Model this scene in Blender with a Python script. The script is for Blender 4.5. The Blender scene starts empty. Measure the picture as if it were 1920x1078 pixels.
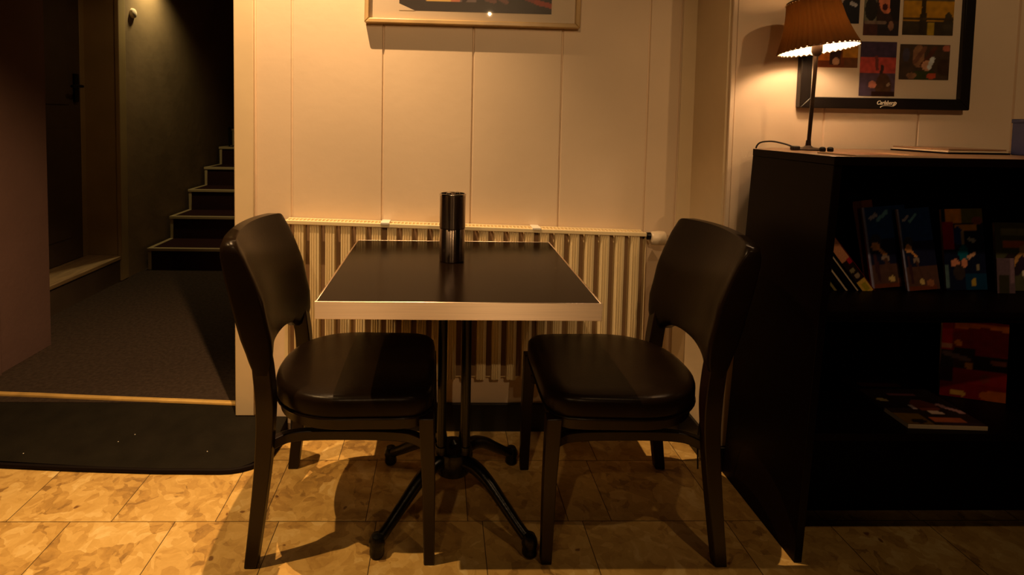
import bpy, bmesh, math, random
from mathutils import Vector, Matrix, noise
random.seed(7)
PI = math.pi
sc = bpy.context.scene
COL = sc.collection

# ------------------------------------------------------------------ camera
F_PX, PX, PY = 1067.83, 856.72, 283.13
YAW, PITCH, ROLL, CAM_H = 0.02621, 0.05586, -0.0167, 1.1948
def cam_axes():
    f = Vector((math.sin(YAW)*math.cos(PITCH), math.cos(YAW)*math.cos(PITCH), -math.sin(PITCH)))
    r0 = Vector((math.cos(YAW), -math.sin(YAW), 0)); d0 = f.cross(r0)
    c, s = math.cos(ROLL), math.sin(ROLL)
    return c*r0 + s*d0, -s*r0 + c*d0, f
R_, D_, FW_ = cam_axes()
cd = bpy.data.cameras.new('camera'); cam = bpy.data.objects.new('camera', cd); COL.objects.link(cam)
M = Matrix((R_, -D_, -FW_)).transposed().to_4x4(); M.translation = (0, 0, CAM_H)
cam.matrix_world = M
cd.sensor_fit = 'HORIZONTAL'; cd.sensor_width = 36.0
cd.lens = F_PX*36/1920
cd.shift_x = (960-PX)/1920; cd.shift_y = (PY-539)/1920
cd.clip_start = .02
sc.camera = cam

# ------------------------------------------------------------------ world, lights, exposure
sc.view_settings.view_transform = 'Standard'; sc.view_settings.look = 'None'
sc.view_settings.gamma = 1; sc.view_settings.use_curve_mapping = False
sc.view_settings.exposure = 0.0
w = bpy.data.worlds.new('world'); sc.world = w; w.use_nodes = True
w.node_tree.nodes['Background'].inputs[0].default_value = (1.0, .55, .25, 1)
w.node_tree.nodes['Background'].inputs[1].default_value = 0.004

def lamp(name, kind, loc, power, color, size=.03, target=None, cone=None, blend=.3):
    l = bpy.data.lights.new(name, kind); l.energy = power; l.color = color
    if kind in ('POINT', 'SPOT'): l.shadow_soft_size = size
    if kind == 'SPOT': l.spot_size = math.radians(cone); l.spot_blend = blend
    o = bpy.data.objects.new(name, l); COL.objects.link(o); o.location = loc
    if target is not None:
        o.rotation_euler = (Vector(target)-Vector(loc)).to_track_quat('-Z', 'Y').to_euler()
    return o
WARM = (1.0, .60, .27)
lamp('ceiling_spot_over_chair', 'SPOT', (-.52, 1.70, 2.70), 238, WARM, .008, (-.72, 1.73, 0), 96, .8)
lamp('ceiling_spot_by_doorway', 'SPOT', (-1.28, 1.12, 2.60), 160, (1.0, .60, .24), .010, (-.62, 1.30, 0), 60, 1.0)
lamp('ceiling_spot_right', 'SPOT', (.85, .55, 2.60), 15, WARM, .02, (.75, 1.5, 0), 60, .8)
lamp('shelf_fill_spot', 'SPOT', (1.25, -1.5, 1.95), 8, WARM, .03, (1.6, 1.7, .62), 24, .8)  # added fill, brightens the magazines inside the shelf
lamp('collage_fill_spot', 'SPOT', (1.75, -.2, 2.65), 42, WARM, .03, (1.62, 1.88, 1.36), 50, .9)  # extra fill put in to light the collage and right wall
lamp('ceiling_spot_behind_viewer', 'SPOT', (-.62, -1.0, 2.60), 56, WARM, .04, (-.1, 2.1, 1.05), 46, .8)
lamp('ceiling_spot_behind_viewer', 'SPOT', (.42, -1.1, 2.17), 54, WARM, .009, (.2, 2.1, 1.1), 40, .8)
lamp('stair_spot', 'SPOT', (-2.02, 4.20, 2.28), 30, (1.0, .76, .34), .03, (-2.12, 4.25, 0), 130, 1.0)
lamp('hall_spot', 'SPOT', (-1.45, 3.3, 2.45), 4.5, (1.0, .62, .28), .05, (-2.0, 3.6, 0), 120, .9)


# ------------------------------------------------------------------ materials
def lin(c):
    return tuple(((x/255)/12.92 if x <= 10 else ((x/255+.055)/1.055)**2.4) for x in c)
def mat(name, color, rough=.5, metal=0, var=0, vscale=8, bump=0, bscale=60, spec=.5, coat=0, aniso=0, stretch=None):
    m = bpy.data.materials.new(name); m.use_nodes = True
    nt = m.node_tree; b = nt.nodes['Principled BSDF']
    b.inputs['Base Color'].default_value = (*color, 1); b.inputs['Roughness'].default_value = rough
    b.inputs['Metallic'].default_value = metal; b.inputs['Specular IOR Level'].default_value = spec
    b.inputs['Coat Weight'].default_value = coat; b.inputs['Coat Roughness'].default_value = .15
    b.inputs['Anisotropic'].default_value = aniso
    tc = nt.nodes.new('ShaderNodeTexCoord'); mp = nt.nodes.new('ShaderNodeMapping')
    nt.links.new(tc.outputs['Object'], mp.inputs[0])
    if stretch: mp.inputs['Scale'].default_value = stretch
    if var:
        n = nt.nodes.new('ShaderNodeTexNoise'); n.inputs['Scale'].default_value = vscale; n.inputs['Detail'].default_value = 5
        nt.links.new(mp.outputs[0], n.inputs['Vector'])
        r = nt.nodes.new('ShaderNodeValToRGB')
        r.color_ramp.elements[0].position = .3; r.color_ramp.elements[1].position = .7
        r.color_ramp.elements[0].color = (*[max(0, c*(1-var)) for c in color], 1)
        r.color_ramp.elements[1].color = (*[min(1, c*(1+var)) for c in color], 1)
        nt.links.new(n.outputs['Fac'], r.inputs[0]); nt.links.new(r.outputs[0], b.inputs['Base Color'])
    if bump:
        n2 = nt.nodes.new('ShaderNodeTexNoise'); n2.inputs['Scale'].default_value = bscale; n2.inputs['Detail'].default_value = 4
        nt.links.new(mp.outputs[0], n2.inputs['Vector'])
        bp = nt.nodes.new('ShaderNodeBump'); bp.inputs['Strength'].default_value = bump; bp.inputs['Distance'].default_value = .004
        nt.links.new(n2.outputs['Fac'], bp.inputs['Height']); nt.links.new(bp.outputs[0], b.inputs['Normal'])
    return m

MW = mat('wall_paint', (.76, .61, .455), .42, var=.04, vscale=3, bump=.12, bscale=35, spec=.3)
MTRIM = mat('trim_paint', (.74, .60, .40), .38, var=.05, vscale=5, bump=.08, bscale=25, spec=.35)
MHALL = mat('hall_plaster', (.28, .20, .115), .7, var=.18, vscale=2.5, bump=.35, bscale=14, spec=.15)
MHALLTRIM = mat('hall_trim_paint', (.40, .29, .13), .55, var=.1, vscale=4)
MPILLAR = mat('pillar_plaster', (.15, .088, .075), .75, var=.06, vscale=4, bump=.25, bscale=40, spec=.15)
MDOOR = mat('dark_door_paint', (.10, .07, .045), .5, var=.1)
MBLACKBOARD = mat('black_skirting', (.006, .005, .005), .45)
MCARPET = mat('dark_carpet', (.045, .031, .023), .95, var=.25, vscale=60, bump=.7, bscale=400, spec=.05)
MMAT = mat('rubber_mat', (.012, .0095, .006), .85, var=.2, vscale=12, bump=.5, bscale=260, spec=.08)
MMATEDGE = mat('rubber_edge', (.006, .003, .002), .7, spec=.1)
MBRASS = mat('brass', (.80, .50, .15), .42, metal=.45, var=.15, vscale=14)
MSTAIRC = mat('stair_carpet', (.030, .012, .010), .95, bump=.5, bscale=300, spec=.05)
MNOSE = mat('stair_nosing', (.42, .33, .18), .45)
MWOOD = mat('dark_stained_wood', (.008, .0022, .001), .38, var=.35, vscale=6, stretch=(6, 6, .8), spec=.35)
MLEATHER = mat('dark_brown_leather', (.0085, .0048, .0025), .28, var=.15, vscale=12, bump=.06, bscale=160, spec=.10)
MIRON = mat('black_cast_iron', (.003, .003, .0035), .3, bump=.15, bscale=120, spec=.35)
MLAM = mat('dark_laminate', (.006, .003, .0015), .21, var=.12, vscale=40, stretch=(.4, 8, 1), spec=.08)
MALU = mat('brushed_aluminium', (.95, .80, .66), .50, metal=1, var=.06, vscale=5, stretch=(1, 1, 60), aniso=.92)
_t = MALU.node_tree.nodes.new('ShaderNodeTangent'); _t.direction_type = 'RADIAL'; _t.axis = 'Z'
MALU.node_tree.links.new(_t.outputs[0], MALU.node_tree.nodes['Principled BSDF'].inputs['Tangent'])
MALU.node_tree.nodes['Principled BSDF'].inputs['Anisotropic Rotation'].default_value = .25
MCHROME = mat('polished_steel', (.55, .50, .46), .13, metal=1)
MCHROMED = mat('smoked_steel', (.24, .19, .16), .26, metal=1, aniso=.93)
_t = MCHROMED.node_tree.nodes.new('ShaderNodeTangent'); _t.direction_type = 'RADIAL'; _t.axis = 'Z'
MCHROMED.node_tree.links.new(_t.outputs[0], MCHROMED.node_tree.nodes['Principled BSDF'].inputs['Tangent'])
MCHROMED.node_tree.nodes['Principled BSDF'].inputs['Anisotropic Rotation'].default_value = .25
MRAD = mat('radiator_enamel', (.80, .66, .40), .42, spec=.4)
MRADSHADE = mat('radiator_groove_shade', (.25, .15, .075), .7)  # brown that paints the shade inside the radiator grooves
MPLASTIC = mat('cream_plastic', (.78, .66, .50), .35)
MSHELF = mat('black_brown_shelf', (.004, .0014, .001), .45, var=.2, vscale=5, stretch=(6, 6, .8), spec=.08)
MSHELFTOP = mat('shelf_top_laminate', (.24, .13, .07), .30, var=.1, spec=.5)
MFRAMEB = mat('black_frame', (.010, .007, .006), .38, spec=.35)
MFRAMEG = mat('gilt_wood_frame', (.52, .35, .15), .33, var=.15, vscale=10, spec=.5)
MMATBOARD = mat('mount_board', (.74, .62, .48), .7)
MPAPER = mat('page_edges', (.72, .58, .42), .7, var=.1, vscale=60, stretch=(1, 1, 30))
MPOLE = mat('dark_bronze', (.035, .018, .010), .35, metal=.6)
MCABLE = mat('cable_rubber', (.02, .015, .012), .5)
MLOGO = mat('cream_lettering', (.78, .70, .58), .5)
MBLUE = mat('navy_card', (.008, .012, .06), .45)
MWHITE = mat('white_enamel', (.85, .80, .72), .4)

def floor_tile_mat():
    m = bpy.data.materials.new('marble_agglomerate_tile'); m.use_nodes = True; nt = m.node_tree; L = nt.links
    b = nt.nodes['Principled BSDF']
    tc = nt.nodes.new('ShaderNodeTexCoord')
    at = nt.nodes.new('ShaderNodeAttribute'); at.attribute_name = 'tile'
    add = nt.nodes.new('ShaderNodeVectorMath'); add.operation = 'MULTIPLY_ADD'
    add.inputs[1].default_value = (7, 7, 7)
    L.new(at.outputs['Color'], add.inputs[0]); L.new(tc.outputs['Object'], add.inputs[2])
    nd = nt.nodes.new('ShaderNodeTexNoise'); nd.inputs['Scale'].default_value = 9; nd.inputs['Detail'].default_value = 3
    L.new(add.outputs[0], nd.inputs['Vector'])
    warp = nt.nodes.new('ShaderNodeVectorMath'); warp.operation = 'MULTIPLY_ADD'; warp.inputs[1].default_value = (.11, .11, .11)
    L.new(nd.outputs['Color'], warp.inputs[0]); L.new(add.outputs[0], warp.inputs[2])
    def vor(scale):
        v = nt.nodes.new('ShaderNodeTexVoronoi'); v.inputs['Scale'].default_value = scale; L.new(warp.outputs[0], v.inputs['Vector'])
        return v
    v1, v2 = vor(13), vor(38)
    s1 = nt.nodes.new('ShaderNodeSeparateColor'); L.new(v1.outputs['Color'], s1.inputs[0])
    s2 = nt.nodes.new('ShaderNodeSeparateColor'); L.new(v2.outputs['Color'], s2.inputs[0])
    n3 = nt.nodes.new('ShaderNodeTexNoise'); n3.inputs['Scale'].default_value = 24; n3.inputs['Detail'].default_value = 8
    n3.inputs['Roughness'].default_value = .7; L.new(warp.outputs[0], n3.inputs['Vector'])
    def math_(op, a, bb):
        x = nt.nodes.new('ShaderNodeMath'); x.operation = op
        for i, q in enumerate((a, bb)):
            if isinstance(q, (int, float)): x.inputs[i].default_value = q
            else: L.new(q, x.inputs[i])
        return x.outputs[0]
    mixv = math_('ADD', math_('ADD', math_('MULTIPLY', s1.outputs[0], .33), math_('MULTIPLY', s2.outputs[0], .25)), math_('MULTIPLY', n3.outputs['Fac'], .55))
    r = nt.nodes.new('ShaderNodeValToRGB'); e = r.color_ramp.elements
    e[0].position = .28; e[0].color = (.30, .17, .05, 1); e[1].position = .9; e[1].color = (.80, .60, .27, 1)
    for p, c in ((.42, (.50, .30, .085, 1)), (.56, (.60, .38, .115, 1)), (.70, (.68, .45, .15, 1))):
        x = e.new(p); x.color = c
    L.new(mixv, r.inputs[0])
    # small dark fossils
    v3 = nt.nodes.new('ShaderNodeTexVoronoi'); v3.inputs['Scale'].default_value = 9; L.new(warp.outputs[0], v3.inputs['Vector'])
    fr = nt.nodes.new('ShaderNodeValToRGB'); fr.color_ramp.elements[0].position = .05; fr.color_ramp.elements[1].position = .085
    fr.color_ramp.elements[0].color = (.35, .25, .2, 1); fr.color_ramp.elements[1].color = (1, 1, 1, 1)
    L.new(v3.outputs['Distance'], fr.inputs[0])
    mx = nt.nodes.new('ShaderNodeMix'); mx.data_type = 'RGBA'; mx.blend_type = 'MULTIPLY'; mx.inputs[0].default_value = 1
    L.new(r.outputs[0], mx.inputs[6]); L.new(fr.outputs[0], mx.inputs[7])
    L.new(mx.outputs[2], b.inputs['Base Color'])
    b.inputs['Roughness'].default_value = .38; b.inputs['Specular IOR Level'].default_value = .4
    return m
MTILE = floor_tile_mat()
MGROUT = mat('grout', (.10, .055, .02), .9)

def print_mat():
    m = bpy.data.materials.new('printed_paper'); m.use_nodes = True; nt = m.node_tree
    a = nt.nodes.new('ShaderNodeAttribute'); a.attribute_name = 'ink'
    b = nt.nodes['Principled BSDF']; b.inputs['Roughness'].default_value = .38
    nt.links.new(a.outputs['Color'], b.inputs['Base Color'])
    return m
MPRINT = print_mat()
def glass_mat():
    m = bpy.data.materials.new('picture_glass'); m.use_nodes = True; nt = m.node_tree
    nt.nodes.remove(nt.nodes['Principled BSDF']); out = nt.nodes['Material Output']
    t = nt.nodes.new('ShaderNodeBsdfTransparent'); g = nt.nodes.new('ShaderNodeBsdfGlossy'); g.inputs['Roughness'].default_value = .012
    lw = nt.nodes.new('ShaderNodeLayerWeight'); lw.inputs[0].default_value = .5
    pw = nt.nodes.new('ShaderNodeMath'); pw.operation = 'POWER'; pw.inputs[1].default_value = 5
    fr = nt.nodes.new('ShaderNodeMath'); fr.operation = 'MULTIPLY_ADD'; fr.inputs[1].default_value = .9; fr.inputs[2].default_value = .035
    nt.links.new(lw.outputs['Facing'], pw.inputs[0]); nt.links.new(pw.outputs[0], fr.inputs[0])
    mx = nt.nodes.new('ShaderNodeMixShader')
    nt.links.new(fr.outputs[0], mx.inputs[0]); nt.links.new(t.outputs[0], mx.inputs[1]); nt.links.new(g.outputs[0], mx.inputs[2])
    nt.links.new(mx.outputs[0], out.inputs[0])
    return m
MGLASS = glass_mat()
def shade_mat(name, col, tcol, f):
    m = bpy.data.materials.new(name); m.use_nodes = True; nt = m.node_tree
    nt.nodes.remove(nt.nodes['Principled BSDF']); out = nt.nodes['Material Output']
    d = nt.nodes.new('ShaderNodeBsdfDiffuse'); d.inputs[0].default_value = (*col, 1)
    t = nt.nodes.new('ShaderNodeBsdfTranslucent'); t.inputs[0].default_value = (*tcol, 1)
    mx = nt.nodes.new('ShaderNodeMixShader'); mx.inputs[0].default_value = f
    nt.links.new(d.outputs[0], mx.inputs[1]); nt.links.new(t.outputs[0], mx.inputs[2]); nt.links.new(mx.outputs[0], out.inputs[0])
    return m
MSHADE = shade_mat('pleated_shade_fabric', (.10, .05, .018), (.30, .13, .035), .13)
MLINER = shade_mat('shade_liner', (.88, .80, .66), (.8, .6, .3), .10)
def emit_mat(name, col, s):
    m = bpy.data.materials.new(name); m.use_nodes = True; nt = m.node_tree
    nt.nodes.remove(nt.nodes['Principled BSDF']); e = nt.nodes.new('ShaderNodeEmission')
    e.inputs[0].default_value = (*col, 1); e.inputs[1].default_value = s
    nt.links.new(e.outputs[0], nt.nodes['Material Output'].inputs[0]); return m
MBULB = emit_mat('lit_bulb', (1, .63, .34), 260)

# ------------------------------------------------------------------ helpers
def tag(o, label=None, cat=None, group=None, kind=None):
    if label: o['label'] = label
    if cat: o['category'] = cat
    if group: o['group'] = group
    if kind: o['kind'] = kind
    return o
def link(name, bm, m, parent=None, smooth=True, bevel=0, seg=2, sharp=35):
    bmesh.ops.recalc_face_normals(bm, faces=bm.faces)
    me = bpy.data.meshes.new(name); bm.to_mesh(me); bm.free()
    for mm in (m if isinstance(m, (list, tuple)) else [m]): me.materials.append(mm)
    o = bpy.data.objects.new(name, me); COL.objects.link(o)
    if smooth:
        for p in me.polygons: p.use_smooth = True
        me.set_sharp_from_angle(angle=math.radians(sharp))
    if bevel:
        b = o.modifiers.new('bevel', 'BEVEL'); b.width = bevel; b.segments = seg; b.limit_method = 'ANGLE'; b.harden_normals = False
    if parent is not None: o.parent = parent
    return o
def empty(name, loc=(0, 0, 0), rot=(0, 0, 0)):
    o = bpy.data.objects.new(name, None); COL.objects.link(o); o.location = loc; o.rotation_euler = rot; o.empty_display_size = .05
    return o
def box(bm, x0, x1, y0, y1, z0, z1, mi=0, M=None):
    co = [(x0, y0, z0), (x1, y0, z0), (x1, y1, z0), (x0, y1, z0), (x0, y0, z1), (x1, y0, z1), (x1, y1, z1), (x0, y1, z1)]
    if M is not None: co = [M @ Vector(c) for c in co]
    v = [bm.verts.new(c) for c in co]
    for q in ((0, 3, 2, 1), (4, 5, 6, 7), (0, 1, 5, 4), (1, 2, 6, 5), (2, 3, 7, 6), (3, 0, 4, 7)):
        bm.faces.new([v[i] for i in q]).material_index = mi
def boxo(name, b, m, parent=None, bevel=0, **k):
    bm = bmesh.new(); box(bm, *b); return link(name, bm, m, parent, bevel=bevel, **k)
def prism(bm, pts, axis, a0, a1, mi=0):
    """pts: 2D outline; axis: 0 x,1 y,2 z extrusion between a0 and a1"""
    def mk(p, a):
        if axis == 0: return (a, p[0], p[1])
        if axis == 1: return (p[0], a, p[1])
        return (p[0], p[1], a)
    A = [bm.verts.new(mk(p, a0)) for p in pts]; B = [bm.verts.new(mk(p, a1)) for p in pts]
    n = len(pts)
    bm.faces.new(A).material_index = mi; bm.faces.new(B[::-1]).material_index = mi
    for i in range(n): bm.faces.new((A[i], A[(i+1) % n], B[(i+1) % n], B[i])).material_index = mi
def loft(bm, rings, cap=True, closed=True, mi=0):
    V = [[bm.verts.new(p) for p in r] for r in rings]; n = len(rings[0])
    for a, b in zip(V, V[1:]):
        for i in range(n if closed else n-1):
            bm.faces.new((a[i], a[(i+1) % n], b[(i+1) % n], b[i])).material_index = mi
    if cap: bm.faces.new(V[0][::-1]).material_index = mi; bm.faces.new(V[-1]).material_index = mi
def lathe(bm, prof, n=32, c=(0, 0, 0), cap=True, mi=0):
    loft(bm, [[(c[0]+r*math.cos(2*PI*i/n), c[1]+r*math.sin(2*PI*i/n), c[2]+z) for i in range(n)] for r, z in prof], cap, mi=mi)
def catmull(P, R, k=6):
    out = []; rr = []
    n = len(P)
    for i in range(n-1):
        p0, p1, p2, p3 = P[max(i-1, 0)], P[i], P[i+1], P[min(i+2, n-1)]
        for j in range(k):
            t = j/k
            out.append(.5*((2*p1)+(p2-p0)*t+(2*p0-5*p1+4*p2-p3)*t*t+(3*p1-p0-3*p2+p3)*t**3)); rr.append(R[i]*(1-t)+R[i+1]*t)
    out.append(P[-1]); rr.append(R[-1]); return out, rr
def tube(bm, pts, r, n=10, k=6, flat=1.0, sm=True, mi=0):
    P = [Vector(p) for p in pts]; R = list(r) if isinstance(r, (list, tuple)) else [r]*len(P)
    if sm and len(P) > 2: P, R = catmull(P, R, k)
    rings = []; up = Vector((0, 0, 1))
    t0 = (P[1]-P[0]).normalized()
    if abs(t0.z) > .9: up = Vector((1, 0, 0))
    for i, p in enumerate(P):
        t = (P[min(i+1, len(P)-1)]-P[max(i-1, 0)]).normalized()
        s = t.cross(up).normalized(); u = s.cross(t).normalized(); up = u
        rings.append([p+s*(R[i]*flat*math.cos(2*PI*j/n))+u*(R[i]*math.sin(2*PI*j/n)) for j in range(n)])
    loft(bm, rings, mi=mi)
def sweep_rect(bm, pts, w, h, k=6):
    """rectangular bar, w across (horizontal), h vertical"""
    P = [Vector(p) for p in pts]
    if len(P) > 2: P, _ = catmull(P, [1]*len(P), k)
    rings = []
    for i, p in enumerate(P):
        t = (P[min(i+1, len(P)-1)]-P[max(i-1, 0)]).normalized(); s = t.cross(Vector((0, 0, 1))).normalized()
        rings.append([p+s*w/2+Vector((0, 0, -h/2)), p+s*w/2+Vector((0, 0, h/2)), p-s*w/2+Vector((0, 0, h/2)), p-s*w/2+Vector((0, 0, -h/2))])
    loft(bm, rings)
def printed(name, w, h, bg, shapes, parent, nx=28, M=None, seed=0, grain=.12):
    """flat printed sheet; local x 0..w, z 0..h, faces -y.  shapes painted in order (kind,u0,v0,u1,v1,rgb)"""
    ny = max(6, int(nx*h/w)); bm = bmesh.new()
    V = [[bm.verts.new((w*i/nx, 0, h*j/ny)) for i in range(nx+1)] for j in range(ny+1)]
    cols = []
    for j in range(ny):
        for i in range(nx):
            bm.faces.new((V[j][i], V[j][i+1], V[j+1][i+1], V[j+1][i]))
    if M is not None: bmesh.ops.transform(bm, matrix=M, verts=bm.verts)
    me = bpy.data.meshes.new(name); bm.to_mesh(me); bm.free(); me.materials.append(MPRINT)
    ca = me.color_attributes.new('ink', 'FLOAT_COLOR', 'POINT')
    idx = 0
    for j in range(ny+1):
        for i in range(nx+1):
            u, v = i/nx, j/ny; c = lin(bg(u, v) if callable(bg) else bg)
            for s in shapes:
                k_, u0, v0, u1, v1, rgb = s
                if k_ == 'r' and u0 <= u <= u1 and v0 <= v <= v1: c = lin(rgb)
                elif k_ == 'e' and ((u-(u0+u1)/2)/((u1-u0)/2))**2+((v-(v0+v1)/2)/((v1-v0)/2))**2 <= 1: c = lin(rgb)
                elif k_ == 'm':
                    d = Vector((u1-u0, v1-v0)); t = max(0, min(1, ((u-u0)*d.x+(v-v0)*d.y)/d.length_squared))
                    if math.hypot(u-u0-d.x*t, (v-v0-d.y*t)*h/w) < .016: c = lin(rgb)
                elif k_ == 'l':
                    d = Vector((u1-u0, v1-v0)); t = max(0, min(1, ((u-u0)*d.x+(v-v0)*d.y)/d.length_squared))
                    if math.hypot(u-u0-d.x*t, (v-v0-d.y*t)*h/w) < .045: c = lin(rgb)
            g = 1+grain*2*noise.noise(Vector((u*9+seed*3.1, v*9*h/w, seed)))
            ca.data[idx].color = (c[0]*g, c[1]*g, c[2]*g, 1); idx += 1
    o = bpy.data.objects.new(name, me); COL.objects.link(o)
    if parent is not None: o.parent = parent
    return o

# ------------------------------------------------------------------ the room
WY = 2.13      # panelled wall behind the radiator
RY = 1.88      # projecting wall on the right
def grooved_wall(name, x0, x1, y, z0, z1, grooves, thick=.1):
    pts = [(x0, y)]
    for g in grooves: pts += [(g-.0045, y), (g-.0015, y+.006), (g+.0015, y+.006), (g+.0045, y)]
    pts += [(x1, y), (x1, y+thick), (x0, y+thick)]
    bm = bmesh.new(); prism(bm, pts, 2, z0, z1); return link(name, bm, MW, smooth=False)
tag(grooved_wall('wall_back', -.766, .96, WY, 0, 2.8, [-.693+.001, -.558, -.222, .111, .443, .770, .887]), kind='structure')
tag(grooved_wall('wall_right', .952, 3.2, RY, 0, 2.8, [.968, 1.277, 1.60, 1.926, 2.25, 2.58, 2.9], .26), kind='structure')
bm = bmesh.new()    # door casing board beside the doorway, edge turned into the opening
box(bm, -.767, -.695, WY-.014, WY+.001, .06, 2.8)
box(bm, -.767, -.757, WY, WY+.11, .06, 2.8)
tag(link('trim_1', bm, MTRIM, bevel=.003), kind='structure')
bm = bmesh.new()    # boards covering the recess return
box(bm, .893, .946, WY-.006, WY+.001, .1, 2.8); box(bm, .944, .953, RY+.004, WY, .1, 2.8)
tag(link('trim_2', bm, MTRIM, bevel=.002), kind='structure')
bm = bmesh.new()
box(bm, .951, .967, RY-.008, RY+.001, .1, 2.8)
tag(link('trim_3', bm, MW, bevel=.003), kind='structure')
bm = bmesh.new(); box(bm, -.56, .945, WY-.012, WY+.002, 0, .108); box(bm, .934, .953, RY+.002, WY, 0, .108)
tag(link('baseboard_back', bm, MBLACKBOARD, bevel=.002), kind='structure')
tag(boxo('baseboard_right', (.94, 3.2, RY-.012, RY+.002, 0, .085), MBLACKBOARD, bevel=.002), kind='structure')

# tiled floor: each tile its own polygon, dark grout in between, one object
rows = [(-1.9+.305*0, None)]
def tiles():
    bm = bmesh.new(); cl = bm.loops.layers.float_color.new('tile'); g = .0012
    R = [1.6305+.3025*k for k in range(-10, 2)]
    for ri, y0 in enumerate(R):
        y1 = y0+.3025
        if ri == 9: seams = [-2.59, -2.28, -1.98, -1.67, -1.37, -1.07, -.767, -.465, -.178, .137, .437, .87, 1.178, 1.48, 1.79, 2.09, 2.4, 2.7, 3.0, 3.3]
        elif ri == 10: seams = [-2.77, -2.47, -2.16, -1.86, -1.558, -1.256, -.953, -.651, -.513, -.210, .093, .395, .525, .868, 1.17, 1.47, 1.78, 2.08, 2.39, 2.69, 3.0, 3.3]
        else:
            o = (ri*.37) % .303; seams = [-2.9+o+.303*i for i in range(21)]
        for x0, x1 in zip(seams, seams[1:]):
            vs = [bm.verts.new(p) for p in ((x0+g, y0+g, 0), (x1-g, y0+g, 0), (x1-g, y1-g, 0), (x0+g, y1-g, 0))]
            f = bm.faces.new(vs); c = (random.random(), random.random(), random.random(), 1)
            for l in f.loops: l[cl] = c
    box(bm, -2.95, 3.35, -1.45, 2.3, -.03, -.0012, mi=1)
    return bm
tb = tiles(); me = bpy.data.meshes.new('floor'); tb.to_mesh(me); tb.free(); me.materials.append(MTILE); me.materials.append(MGROUT)
fl = bpy.data.objects.new('floor', me); COL.objects.link(fl); tag(fl, kind='structure')

# hallway beyond the doorway
tag(boxo('floor_hall', (-2.6, -.62, 2.20, 8.2, -.02, .068), MCARPET), kind='structure')
# carpeted ramp from the doorway down on to the tiles, one rounded corner
def ramp():
    bm = bmesh.new()
    z = lambda y: .012+(.066-.012)*max(0, min(1, (y-1.863)/(2.16-1.863)))
    out = [(-2.2, 2.26), (-2.2, 1.925), (-1.475, 1.898), (-1.2, 1.878), (-.93, 1.865), (-.72, 1.863)]
    for a in range(1, 8):
        t = a/7*PI/2; out.append((-.72+.135*math.sin(t), 1.863+.11*(1-math.cos(t))))
    out += [(-.578, 2.02), (-.57, 2.117), (-.757, 2.117), (-.757, 2.20), (-1.75, 2.262)]
    top = [bm.verts.new((x, y, z(y))) for x, y in out]; bot = [bm.verts.new((x, y, .0005)) for x, y in out]
    f = bm.faces.new(top); f.material_index = 0; bm.faces.new(bot[::-1])
    n = len(out)
    for i in range(n): bm.faces.new((top[i], bot[i], bot[(i+1) % n], top[(i+1) % n])).material_index = 1
    # split the top so the slope starts right behind the front rim
    bmesh.ops.triangulate(bm, faces=[f])
    for y in (1.90, 1.95, 2.0, 2.05, 2.1, 2.16):
        bmesh.ops.bisect_plane(bm, geom=bm.verts[:]+bm.edges[:]+bm.faces[:], plane_co=(0, y, 0), plane_no=(0, 1, 0))
    for v in bm.verts:
        if v.co.z > .002 and all(True for _ in (0,)): v.co.z = z(v.co.y) if v.co.z > .006 else v.co.z
    return bm
t = empty('ramp_mat', (-1.2, 2.0, 0)); tag(t, 'dark rubber ramp mat with a rounded corner in front of the hallway step', 'mat')
o = link('mat_surface', ramp(), [MMAT, MMATEDGE], t, smooth=False); o.matrix_parent_inverse = Matrix.Translation((1.2, -2.0, 0))
bm = bmesh.new()
rim = [(-2.2, 1.919, .008), (-1.475, 1.892, .008), (-1.2, 1.872, .008), (-.93, 1.859, .008), (-.72, 1.857, .008)]
for a in range(1, 8):
    q = a/7*PI/2; rim.append((-.72+.141*math.sin(q), 1.857+.116*(1-math.cos(q)), .008))
rim += [(-.572, 2.02, .008), (-.564, 2.10, .008)]
tube(bm, rim, .0085, 8, sm=False)
o = link('rubber_edge', bm, MMATEDGE, t); o.matrix_parent_inverse = Matrix.Translation((1.2, -2.0, 0))
# little light flecks of dirt on the mat
bm = bmesh.new()
for px_, py_ in ((-1.09, 2.02), (-1.13, 1.985), (-1.42, 1.93), (-.80, 1.94)):
    z_ = .012+.054*min(1, (py_-1.863)/.297)+.0012
    lathe(bm, [(.0005, -.001), (.002, 0), (.0006, .0009)], 6, (px_, py_, z_))
o = link('dirt_fleck', bm, MWHITE, t); o.matrix_parent_inverse = Matrix.Translation((1.2, -2.0, 0)); o['kind'] = 'stuff'
# brass nosing strip
bm = bmesh.new()
a, b_ = Vector((-2.2, 2.293, 0)), Vector((-.744, 2.188, 0)); d = (b_-a).normalized(); n_ = Vector((-d.y, d.x, 0))
prof = [(-.013, .0668), (-.013, .070), (-.010, .0745), (0, .0765), (.012, .0745), (.016, .070), (.016, .0682)]
loft(bm, [[p+n_*u+Vector((0, 0, v)) for u, v in prof] for p in (a+(b_-a)*k/12+Vector((0, 0, random.uniform(-.0006, .0006))) for k in range(13))])
tag(link('nosing_strip', bm, MBRASS), 'worn brass nosing strip along the hallway step above the mat', 'metal strip')
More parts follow.
